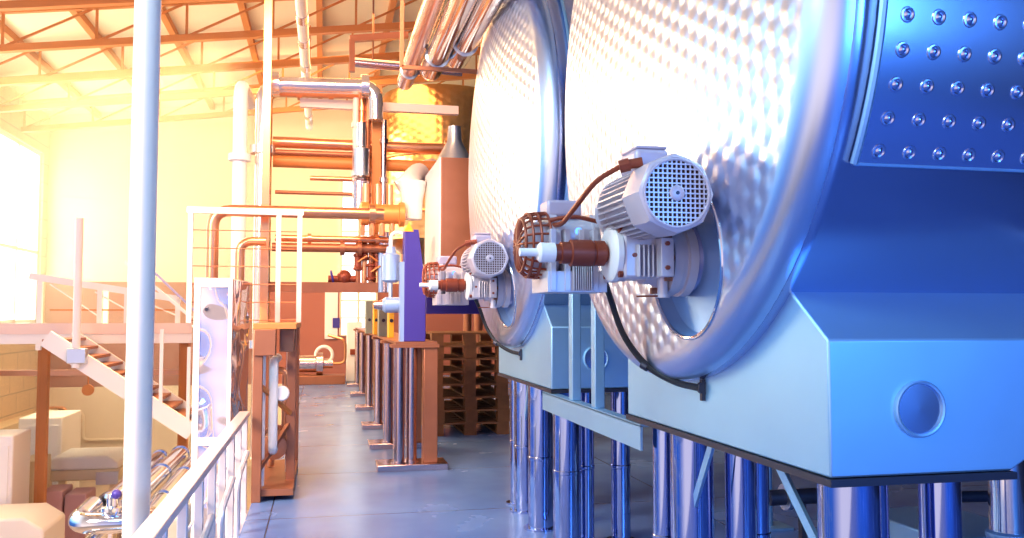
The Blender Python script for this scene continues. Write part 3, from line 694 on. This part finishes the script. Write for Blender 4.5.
for k in (.2, .8):
    c = a.lerp(b, k); MB().cyl(c, (c.x, c.y, roofz(c.x)), .012, n=8).build('hanger_rod', 'brown', t)
o = MB().bar(at(352, 40, 11), at(352, 72, 11), .07).build('roof_hanger', 'brown'); tag(o, 'brown hanger post below the trusses left of the chrome ducts', 'post')
o = MB().bar(at(350, 39, 11), at(408, 35, 11), .08).build('roof_beam', 'brown'); tag(o, 'short brown beam at the trusses left of the chrome ducts', 'beam')
# orange post and canister and manifold
p = at(377, 100, 9.2); q = at(377, 215, 9.2)
o = B(p.x-.05, p.x+.05, 9.15, 9.25, bz_-.05, p.z+.15).build('orange_post', 'orange'); tag(o, 'orange square post rising from the manifold', 'post')
q = at(361, 176, 9.0)
t = thing('filter_canister', q, 'silver canister standing on the orange manifold', 'canister')
MB().lathe(q, (0, 0, 1), [(-.02, .05), (0, .085), (.28, .085), (.30, .05), (.55, .045)], 24).build('canister', 'steel', t)
MB().lathe(q, (0, 0, 1), [(-.34, .085), (-.06, .085), (-.03, .05)], 24).build('lower_section', 'mauve', t)
q = at(352, 205, 8.8); q2 = at(402, 216, 8.8)
t = thing('pipe_manifold', q, 'thick orange pipe manifold with ports above the valve cluster', 'manifold')
za = (at(380, 214, 8.8)).z
MB().lathe((at(358, 214, 8.8).x, 8.8, za), (1, 0, 0), [(0, .06), (.03, .12), (.10, .12), (.11, .10), (.40, .10), (.41, .125), (.46, .125), (.47, .08)], 28).build('body', 'orange_hot', t)
for k in range(4):
    x = at(362+k*10, 214, 8.8).x; MB().cyl((x, 8.8, za-.22), (x, 8.8, za-.08), .03).build('port', 'copper', t)
for k in range(3):
    x = at(366+k*12, 214, 8.8).x; MB().cyl((x, 8.8, za+.08), (x, 8.8, za+.30), .035).build('riser', 'copper', t)
for i, (px, y0, y1, m) in enumerate(((356, 98, 207, 'palepink'), (362, 92, 160, 'copper'), (368, 92, 205, 'brown'), (384, 120, 206, 'mauve'))):
    q = at(px, y0, 9.11); q2 = at(px, y1, 9.11)
    t = thing('drop_pipe', (q.x, 9.11, q2.z), ('pale pink', 'copper', 'brown', 'mauve')[i]+' upright pipe dropping to the orange manifold, %s of four' % ('leftmost', 'second', 'third', 'rightmost')[i], 'pipe', 'upright pipes above the manifold')
    MB().cyl((q.x, 9.11, q2.z), (q.x, 9.11, q.z), .03).build('pipe', m, t)
    for k in (.3, .75): MB().cyl((q.x, 9.11, q2.z+(q.z-q2.z)*k-.025), (q.x, 9.11, q2.z+(q.z-q2.z)*k+.025), .044).build('coupling', m, t)
# valve cluster
vl = ['leftmost', 'second from the left', 'third from the left', 'fourth from the left', 'rightmost']
for k in range(5):
    px = 358+k*6.5; Yv = 9.09; q = at(px, 262, Yv)
    t = thing('riser_valve', (q.x, Yv, 1.2), 'brown riser pipe with lever valve under the manifold, %s of five' % vl[k], 'valve', 'riser valves under the manifold')
    MB().cyl((q.x, Yv, bz_+.05), (q.x, Yv, za-.2), .026).build('pipe', ('brown', 'copper')[k % 2], t)
    zz = q.z+.12*math.sin(k*2.1)
    MB().lathe((q.x, Yv, zz), (0, 0, 1), [(-.09, .03), (-.08, .05), (-.06, .05), (-.05, .038), (.05, .038), (.06, .05), (.08, .05), (.09, .03)], 16).build('valve_body', 'rust', t)
    MB().bar((q.x, Yv-.04, zz), (q.x+.09*(-1)**k, Yv-.09, zz+.06), .02, .012).build('lever', 'orange_hot', t)
q = at(344, 277, 9.11)
t = thing('hand_valve', q, 'rust and violet valve cluster on the brown beam before the far window', 'valve')
MB().ball(q, .075, 14, 8).build('body', 'rust', t)
MB().cyl(q+Vector((-.16, 0, -.02)), q+Vector((.12, 0, -.02)), .035).build('stub', 'rust', t)
MB().torus(q+Vector((-.12, 0, .0)), (1, 0, .2), .06, .012, 20, 6).build('hand_wheel', 'bluepaint', t)

# guard frame with wires (left of the risers to the brown frame)
t = thing('guard_frame', (-.7, 7.6, 0), 'pale steel guard frame with thin horizontal wires above the polished cabinet', 'frame')
Yg = 7.6; L = at(191, 213, Yg); R_ = at(300, 215, Yg); Md = at(279, 215, Yg)
for x, m in ((L.x, 'palepink'), (R_.x, 'palepink'), (Md.x, 'palepink')):
    B(x-.02, x+.02, Yg-.02, Yg+.02, 1.346, L.z).build('post', m, t)
MB().bar((L.x-.03, Yg, L.z+.026), (R_.x+.03, Yg, L.z+.026), .05).build('top_bar', 'white', t)
for k in range(6):
    z = L.z-.14-k*.15; MB().cyl((L.x, Yg, z), (R_.x, Yg, z), .005, n=6).build('wire', 'brown', t)

# ---------------------------------------------------------------- polished cabinet
a = at(195, 278, 7.0); b = at(233, 278, 7.0); c = at(250, 285, 7.6)
t = thing('polished_cabinet', (a.x+.2, 7.2, ZLOW), 'tall mirror polished steel cabinet behind the railing', 'cabinet')
zt = a.z
MB().prism([(a.x, 7.0, ZLOW), (b.x, 7.0, ZLOW), (c.x, 7.6, ZLOW), (a.x, 7.6, ZLOW)], (0, 0, zt-ZLOW)).build('body', 'mirror', t, bevel=.012)
fr = MB(); f_ = .045
for (x0, x1, z0, z1) in ((a.x, a.x+f_, -1, zt), (b.x-f_*.6, b.x, -1, zt), (a.x+f_, b.x-f_*.6, zt-.07, zt), (a.x+f_, b.x-f_*.6, .42, .48)):
    fr.box(x0, x1, 6.975, 6.999, z0, z1)
fr.build('door_frame', 'white', t, bevel=.004)
B(a.x+f_, b.x-f_*.6, 6.985, 6.999, .48, zt-.07).build('door', 'mirror', t)
MB().cyl((a.x+.09, 6.97, 1.45), (a.x+.09, 6.985, 1.45), .014).build('lock', 'dark', t)

# ---------------------------------------------------------------- brown skid frame with machinery beside the aisle
t = thing('pump_skid', (-.4, 7.2, 0), 'brown steel skid frame with pump and pipes at the left edge of the aisle', 'machine')
for x, y in ((-.235, 7.3), (-.235, 8.3), (-.47, 6.9), (-.47, 8.3)):
    B(x-.035, x+.035, y-.035, y+.035, 0, 1.30).build('post', 'brown', t, bevel=.004)
B(-.51, -.19, 6.86, 8.35, 1.30, 1.345).build('top_plate', 'orange', t, bevel=.004)
B(-.50, -.34, 6.84, 6.98, 1.10, 1.30).build('control_box', 'brown', t, bevel=.006)
B(-.32, -.21, 7.0, 7.2, 1.12, 1.30).build('junction_box', 'brown', t, bevel=.006)
B(-.50, -.20, 6.9, 8.3, .04, .09).build('tray', 'brown', t)
MB().lathe((-.36, 7.2, .36), (0, 1, 0), [(0, .03), (.02, .10), (.35, .10), (.37, .13), (.42, .13), (.43, .06)], 24).build('pump', 'brown', t)
MB().tube([(-.36, 7.1, .36), (-.36, 7.0, .36), (-.36, 7.0, 1.05), (-.36, 7.6, 1.05)], .035, 12, .1).build('suction_pipe', 'white', t)
MB().tube([(-.29, 7.55, .4), (-.29, 7.55, .95), (-.42, 7.55, .95)], .03, 12, .1).build('discharge_pipe', 'copper', t)
MB().tube([(-.44, 7.0, .1), (-.44, 7.0, 1.1)], .022, 10).build('conduit', 'white', t)
MB().bar((-.48, 6.88, .9), (-.24, 7.25, .62), .03).build('tie_rod', 'orange', t)
MB().bar((-.48, 6.88, .20), (-.24, 7.30, .55), .03).build('tie_rod', 'brown', t)
MB().lathe((-.30, 7.05, .80), (0, -1, 0), [(0, .06), (.03, .06), (.04, .05)], 20).build('gauge', 'white', t)
MB().tube([(-.26, 7.6, .1), (-.26, 7.6, 1.28)], .03, 10).build('drop_pipe', 'palepink', t)
MB().tube([(-.42, 7.9, .1), (-.42, 7.9, 1.28)], .03, 10).build('drop_pipe', 'copper', t)

# ---------------------------------------------------------------- railing at the floor edge
RX, RZ = -.56, .66
t = thing('edge_railing', (RX, 5.2, ZLOW), 'bright steel railing with flat top rail along the edge of the aisle floor', 'railing')
B(RX-.05, RX+.03, 2.4, 7.0, RZ-.025, RZ+.012).build('top_rail', 'rail', t, bevel=.006)
for k in range(9):
    y = 2.9+k*.5
    B(RX-.02, RX+.02, y-.02, y+.02, -.75, RZ-.02).build('post', 'rail', t, bevel=.003)
for k in range(3): MB().cyl((RX-.03, 2.4, .42-.22*k), (RX-.03, 7.0, .42-.22*k), .007, n=8).build('wire', 'rail', t)
B(RX-.03, RX+.04, 2.4, 7.0, -.14, -.08).build('bottom_rail', 'rail', t)
for k in range(4):
    y = 3.15+k*1.0; MB().tube([(RX+.02, y, -.7), (RX+.02, y, .3), (RX+.06, y+.25, .45)], .018, 8, .08).build('stay', 'rail', t)

# ---------------------------------------------------------------- foreground pole
p = at(143, 269, 4.2)
t = thing('support_pole', (p.x-.005, 4.2, ZLOW), 'white round steel pole rising full height in the left foreground', 'pole')
MB().lathe((p.x-.005, 4.2, ZLOW), (0, 0, 1), [(0, .12), (.02, .12), (.02, .0575), (8-.05, .0575)], 40).build('tube', 'pole', t)

# ---------------------------------------------------------------- chrome pipe bundle on the lower level
bz = -.25
n_ = ['leftmost', 'second from the left', 'second from the right', 'rightmost']
t = thing('pipe_rack', (-1.55, 9.6, ZLOW), 'steel rack carrying the bundle of chrome pipes on the lower level', 'rack')
for y in (8.9, 10.7):
    xl, xr = -1.98, -1.06
    MB().bar((xl, y, bz-.135), (xr, y, bz-.135), .07).build('crossbar', 'rail', t)
    for x in (xl+.05, xr-.05): MB().bar((x, y, ZLOW), (x, y, bz-.17), .06).build('leg', 'rail', t)
for i, (x, r, y0, y1) in enumerate(((-1.86, .08, 8.42, 11.15), (-1.63, .10, 8.42, 11.15), (-1.40, .08, 8.42, 11.15), (-1.20, .07, 7.8, 11.15))):
    z = bz-.10+r
    tt = thing('chrome_pipe', (x, y0, z), 'chrome pipe of the bundle on the lower rack, %s of four' % n_[i], 'pipe', 'chrome pipes of the lower bundle')
    MB().tube([(x, y0, z), (x, y1, z)], r, 20).build('pipe', 'chrome', tt)
    for yy in (y0+.1, (y0+y1)/2, y1-.1): MB().lathe((x, yy, z), (0, 1, 0), [(-.012, r+.012), (.012, r+.012)], 18).build('clamp', 'chrome', tt)
t = thing('return_bend', (-1.68, 7.8, bz), 'big chrome U shaped return bend at the near end of the pipe bundle', 'pipe')
MB().tube([(-1.95, 8.36, bz-.02), (-1.95, 7.75, bz-.04), (-1.38, 7.75, bz-.04), (-1.38, 8.36, bz-.02)], .085, 20, .22, 8).build('bend', 'chrome', t)
MB().tube([(-1.90, 8.36, bz-.28), (-1.90, 7.55, bz-.30), (-1.40, 7.55, bz-.30), (-1.40, 8.36, bz-.28)], .08, 20, .2, 8).build('lower_bend', 'chrome', t)
MB().lathe((-1.66, 7.75, bz+.04), (0, 0, 1), [(-.03, .045), (.02, .085), (.05, .085), (.06, .045), (.12, .045), (.13, .065), (.16, .055), (.17, .01)], 20).build('valve', 'chrome', t)
MB().ball((-1.62, 7.70, bz+.20), .04).build('valve_knob', 'bluepaint', t)
for x in (-1.90, -1.40): MB().bar((x, 8.0, ZLOW), (x, 8.0, bz-.36), .05).build('leg', 'rail', t)
# beige box duct beside the railing
o = B(-.80, -.66, 4.5, 4.9, -.2, .42).build('duct_box', 'beige', None, bevel=.01)
tag(o, 'beige box duct beside the railing next to the white pole', 'duct')
B(-.76, -.70, 4.66, 4.72, ZLOW, -.2).build('leg', 'steel', o)

# ---------------------------------------------------------------- landing and stairs
Yl = 12.4
t = thing('stair_landing', (-3.6, Yl, ZLOW), 'raised pale landing deck with railing in front of the terracotta wall', 'platform')
zl = at(100, 327, Yl).z
B(XL+.05, at(192, 330, Yl).x, Yl, Yl+2.6, zl-.22, zl).build('deck', 'white', t, bevel=.01)
B(XL+.05, at(192, 330, Yl).x, Yl-.03, Yl, zl-.09, zl+.05).build('kick_plate', 'palepink', t)
for px in (40, 100, 106, 127, 178):
    p = at(px, 300, Yl+.04 if px != 106 else Yl+1.2); ztp = at(px, 278+(px-45)*.155, Yl+.04).z
    B(p.x-.03, p.x+.03, p.y-.03, p.y+.03, zl-.05 if px != 40 else zl-.3, ztp).build('post', 'white', t)
MB().bar(at(30, 276, Yl+.04), at(178, 299, Yl+.04), .085, .09).build('handrail', 'white', t)
MB().bar(at(50, 310, Yl+.04), at(178, 310, Yl+.04), .02).build('mid_rail', 'orange', t)
for k in range(3):
    MB().cyl(at(50+k*45, 284+k*8, Yl+.04), at(98+k*40, 316, Yl+.04), .012, n=6).build('stay_wire', 'cover', t)
p = at(43, 350, Yl+.1); q = at(185, 350, Yl+.2)
for x in (p.x, q.x):
    B(x-.06, x+.06, Yl+.1, Yl+.22, ZLOW, zl-.22).build('column', 'orange', t)
# stairs going down to the right
t = thing('staircase', (-2.6, 11.8, ZLOW), 'pale steel staircase descending right from the landing with brown treads', 'stairs')
s0 = at(46, 338, 11.3); s1 = at(192, 432, 11.3)
for dy in (0, 1.0):
    MB().bar(s0+Vector((0, dy, 0)), s1+Vector((0, dy, 0)), .07, .20).build('stringer', 'white', t)
for k in range(11):
    c = s0.lerp(s1, (k+.5)/11); B(c.x-.13, c.x+.13, 11.34, 12.26, c.z+.0, c.z+.035).build('tread', 'brown', t)
MB().bar(at(125, 262, 11.3), at(192, 318, 11.3), .035).build('handrail', 'white', t)
MB().bar(at(150, 268, 12.3), at(196, 312, 12.3), .03).build('handrail', 'mauve', t)
for f in (.55, .78, .97):
    c = s0.lerp(s1, f); B(c.x-.02, c.x+.02, 11.27, 11.31, c.z, c.z+1.0).build('baluster', 'white', t)
c = at(76, 355, 11.2)
t = thing('hanging_post', (c.x, 11.2, c.z-.1), 'white upright post bolted to the top of the stair stringer', 'post')
MB().cyl((c.x, 11.2, c.z-.15), (c.x, 11.2, at(76, 218, 11.2).z), .045).build('post', 'white', t)
B(c.x-.09, c.x+.12, 11.14, 11.26, c.z-.1, c.z+.08).build('bracket', 'steel', t, bevel=.01)
# cable tray across the lower level
o = MB().bar(at(0, 373, 15.5), at(200, 372, 15.5), .10, .09); o = o.build('cable_tray', 'copper'); tag(o, 'orange cable tray crossing under the landing', 'tray')
hb = at(88, 390, 15.4)
t = thing('hanging_hook', hb, 'small red hook block hanging below the cable tray', 'hook')
MB().lathe(hb, (0, -1, 0), [(-.03, .09), (.03, .09)], 18).build('block', 'orange_hot', t)
MB().cyl(hb, (hb.x, hb.y, at(88, 374, 15.4).z), .012, n=8).build('rod', 'orange', t)
# thin conduits on the far lower wall
for i, pts in enumerate((((45, 408), (66, 408), (66, 450)), ((45, 413), (83, 413), (83, 440), (130, 439)))):
    o = MB().tube([at(x, y, YE-.06) for x, y in pts], .035, 8, .1).build('wall_conduit', 'copper' if i == 0 else 'lowwall'); tag(o, ('brown bent conduit on the pale lower far wall next to the corner', 'pale bent conduit on the lower far wall running right')[i], 'conduit')
# ledge along the left lower wall
o = B(XL, XL+.35, 14.0, YE-.01, -.72, -.60).build('wall_ledge', 'beige'); tag(o, 'beige ledge shelf running along the lower left block wall', 'ledge')

# covered machines and boxes bottom left
t = thing('covered_machine', (-3.7, 14.2, ZLOW), 'long bench machine under a white dust cover at the lower left', 'machine')
a = at(38, 470, 14); b = at(120, 470, 14); zt_ = at(70, 462, 14).z
B(a.x, b.x, 14, 15.0, zt_-.28, zt_-.12).build('bench_top', 'beige', t, bevel=.02)
MB().prism([(a.x+.05, 13.98, zt_-.12), (b.x-.02, 13.98, zt_-.12), (b.x-.02, 13.98, zt_-.03), (b.x-.18, 13.98, zt_+.07), (a.x+.2, 13.98, zt_+.07), (a.x+.05, 13.98, zt_-.02)], (0, 1.0, 0)).build('dust_cover', 'cover', t, bevel=.03)
for x in (a.x+.1, b.x-.1):
    for y in (14.1, 14.9): B(x-.05, x+.05, y-.05, y+.05, ZLOW, zt_-.28).build('leg', 'beige', t)
B(b.x-.32, b.x-.02, 13.95, 14.0, zt_-.34, zt_-.16).build('end_bracket', 'steel', t)
a = at(16, 470, 13.2); b = at(36, 470, 13.2)
o = B(a.x, b.x, 13.2, 13.9, ZLOW, at(20, 462, 13.2).z).build('beige_cabinet', 'beige', None, bevel=.015); tag(o, 'beige cabinet standing left of the covered machine', 'cabinet')
B(a.x+.03, b.x-.03, 13.185, 13.2, ZLOW+.15, at(20, 470, 13.2).z).build('door', 'beige', o)
a = at(0, 450, 12.2); b = at(13, 450, 12.2)
o = B(a.x-.6, b.x, 12.2, 12.9, ZLOW, at(0, 436, 12.2).z).build('white_cabinet', 'white', None, bevel=.02); tag(o, 'tall white cabinet cut off by the left edge of the photo', 'cabinet')
B(a.x-.5, b.x-.05, 12.18, 12.2, ZLOW+.1, at(0, 446, 12.2).z).build('door', 'white', o)
a = at(0, 522, 11.2); b = at(44, 522, 11.2)
o = MB().prism([(a.x-.5, 11.2, ZLOW), (b.x, 11.2, ZLOW), (b.x, 11.2, a.z-.12), (b.x-.22, 11.2, a.z+.03), (a.x-.5, 11.2, a.z+.03)], (0, .9, 0)).build('covered_crate', 'cover', None, bevel=.03)
tag(o, 'white covered crate in the bottom left corner of the photo', 'crate')
a = at(18, 432, 16); b = at(62, 432, 16)
o = B(a.x, b.x, 16, 17.2, ZLOW, at(30, 418, 16).z).build('pale_cabinet', 'cover', None, bevel=.02); tag(o, 'pale cabinet against the block wall below the ledge behind the covered machine', 'cabinet')
B(a.x+.05, b.x-.05, 15.98, 16.0, ZLOW+.2, at(30, 426, 16).z).build('door', 'white', o)
for i, (x0, x1, y0, y1, m, lab) in enumerate(((40, 62, 500, 492, 'pink', 'dusty pink crate under the covered machine at the left'), (64, 86, 505, 495, 'pink', 'dusty pink crate under the covered machine toward the chrome bend'))):
    a = at(x0, y0, 13.3); b = at(x1, y0, 13.3)
    o = B(a.x, b.x, 13.3, 13.85, ZLOW, at(x0, y1, 13.3).z).build('plastic_crate', m, None, bevel=.02); tag(o, lab, 'crate', 'dusty pink crates')

# ---------------------------------------------------------------- far end of the aisle
a = at(347, 322, 19.0); b = at(362, 322, 19.0)
t = thing('white_locker', ((a.x+b.x)/2, 19.2, 0), 'white locker at the far end of the aisle with a dark vent', 'locker')
B(a.x, b.x, 19.0, 19.5, 0, a.z).build('body', 'white', t, bevel=.01)
v = at(350, 352, 18.98); B(v.x, at(360, 352, 18.98).x, 18.97, 19.0, v.z-.06, v.z+.06).build('vent', 'rust', t)
q = at(318, 362, 18.5)
t = thing('floor_pump', (q.x, 18.5, 0), 'pale pump on brown base against the terracotta wall at the aisle end', 'pump')
B(q.x-.6, q.x+.55, 18.3, 18.9, 0, .18).build('base', 'brown', t, bevel=.01)
MB().lathe((q.x-.5, 18.5, .42), (1, 0, 0), [(0, .05), (.02, .18), (.45, .18), (.47, .24), (.6, .24), (.62, .1), (.8, .1)], 24).build('motor', 'mauve', t)
MB().torus((q.x+.12, 18.45, .60), (0, 1, 0), .17, .035, 24, 8).build('hand_wheel', 'white', t)
MB().tube([(q.x+.3, 18.5, .42), (q.x+.55, 18.5, .42), (q.x+.55, 18.5, .9), (q.x+.2, 18.6, 1.0)], .03, 10, .12).build('hose', 'copper', t)
q = at(336, 322, 19.6)
t = thing('notice_board', (q.x, 20.66, .9), 'white board with blue and grey prints leaning at the far window', 'board')
B(at(325, 300, 20.5).x, at(338, 300, 20.5).x, 20.63, 20.69, at(330, 339, 20.5).z, at(330, 290, 20.5).z).build('panel', 'white', t)
B(at(333, 300, 20.4).x, at(340, 300, 20.4).x, 20.60, 20.63, at(330, 328, 20.4).z, at(330, 318, 20.4).z).build('print', 'bluepaint', t)

# ---------------------------------------------------------------- overhead ducts
dn = ['leftmost', 'second from the left', 'third from the left', 'rightmost']
for i, (dx, dz, r, y1) in enumerate(((.0, .10, .075, 8.2), (.19, .0, .09, 7.4), (.42, .02, .09, 7.1), (.56, .13, .052, 6.3))):
    x = .74+dx*.78; z = 3.50+dz
    t = thing('chrome_duct', (x, y1, z), 'chrome overhead duct tube slanting into view at the top, %s of four' % dn[i], 'duct', 'overhead chrome ducts')
    MB().lathe((x, 0.5, z), (0, 1, 0), [(0, r), (y1-.5-.1, r), (y1-.5-.03, r*.92), (y1-.5, r*.7), (y1-.498, .001)], 28).build('tube', 'chrome' if i != 0 else 'mauve', t)
    MB().torus((x, y1-.5, z), (0, 1, 0), r, .012, 28, 8).build('seam', 'steel', t)
t = thing('duct_hanger', (.66, 7.0, 3.35), 'thin steel hanger frame holding the overhead chrome ducts', 'hanger')
MB().bar((.60, 6.9, 3.39), (1.26, 6.9, 3.39), .03).build('crossbar', 'brown', t)
for x in (.60, 1.26): MB().bar((x, 6.9, 3.39), (x, 6.9, roofz(x)-.01), .03).build('rod', 'brown', t)
t = thing('overhead_pipe', (-.26, 12, 4.8), 'pale pipe with joint bands running lengthwise under the roof', 'pipe')
MB().lathe((-.26, 5, 4.8), (0, 1, 0), [(0, .065), (10.9, .065), (11.0, .05), (11.1, .02)], 24).build('tube', 'white', t)
for y in (10.0, 10.9, 12.0, 13.4, 15.0): MB().lathe((-.26, y, 4.8), (0, 1, 0), [(-.12, .072), (.12, .072)], 24).build('joint_band', 'mauve', t)
MB().bar((-.26, 15.5, 4.8), (-.26, 15.5, roofz(-.26)-.01), .02).build('hanger_rod', 'orange', t)

# ---------------------------------------------------------------- warm haze in the sunlit end of the hall
hz = bpy.data.materials.new('warm_haze'); hz.use_nodes = True; t_ = hz.node_tree; t_.nodes.clear()
vsn = t_.nodes.new('ShaderNodeVolumeScatter'); vsn.inputs['Color'].default_value = (1.0, .86, .66, 1); vsn.inputs['Density'].default_value = .06; vsn.inputs['Anisotropy'].default_value = .3
on = t_.nodes.new('ShaderNodeOutputMaterial'); t_.links.new(vsn.outputs[0], on.inputs['Volume'])
o = MB().box(XL+.02, -1.15, 12.5, YE-.1, ZLOW+.02, 5.7).build('haze', hz, smooth=False); tag(o, 'warm sunlit haze filling the left end of the hall', 'haze', None, 'stuff')
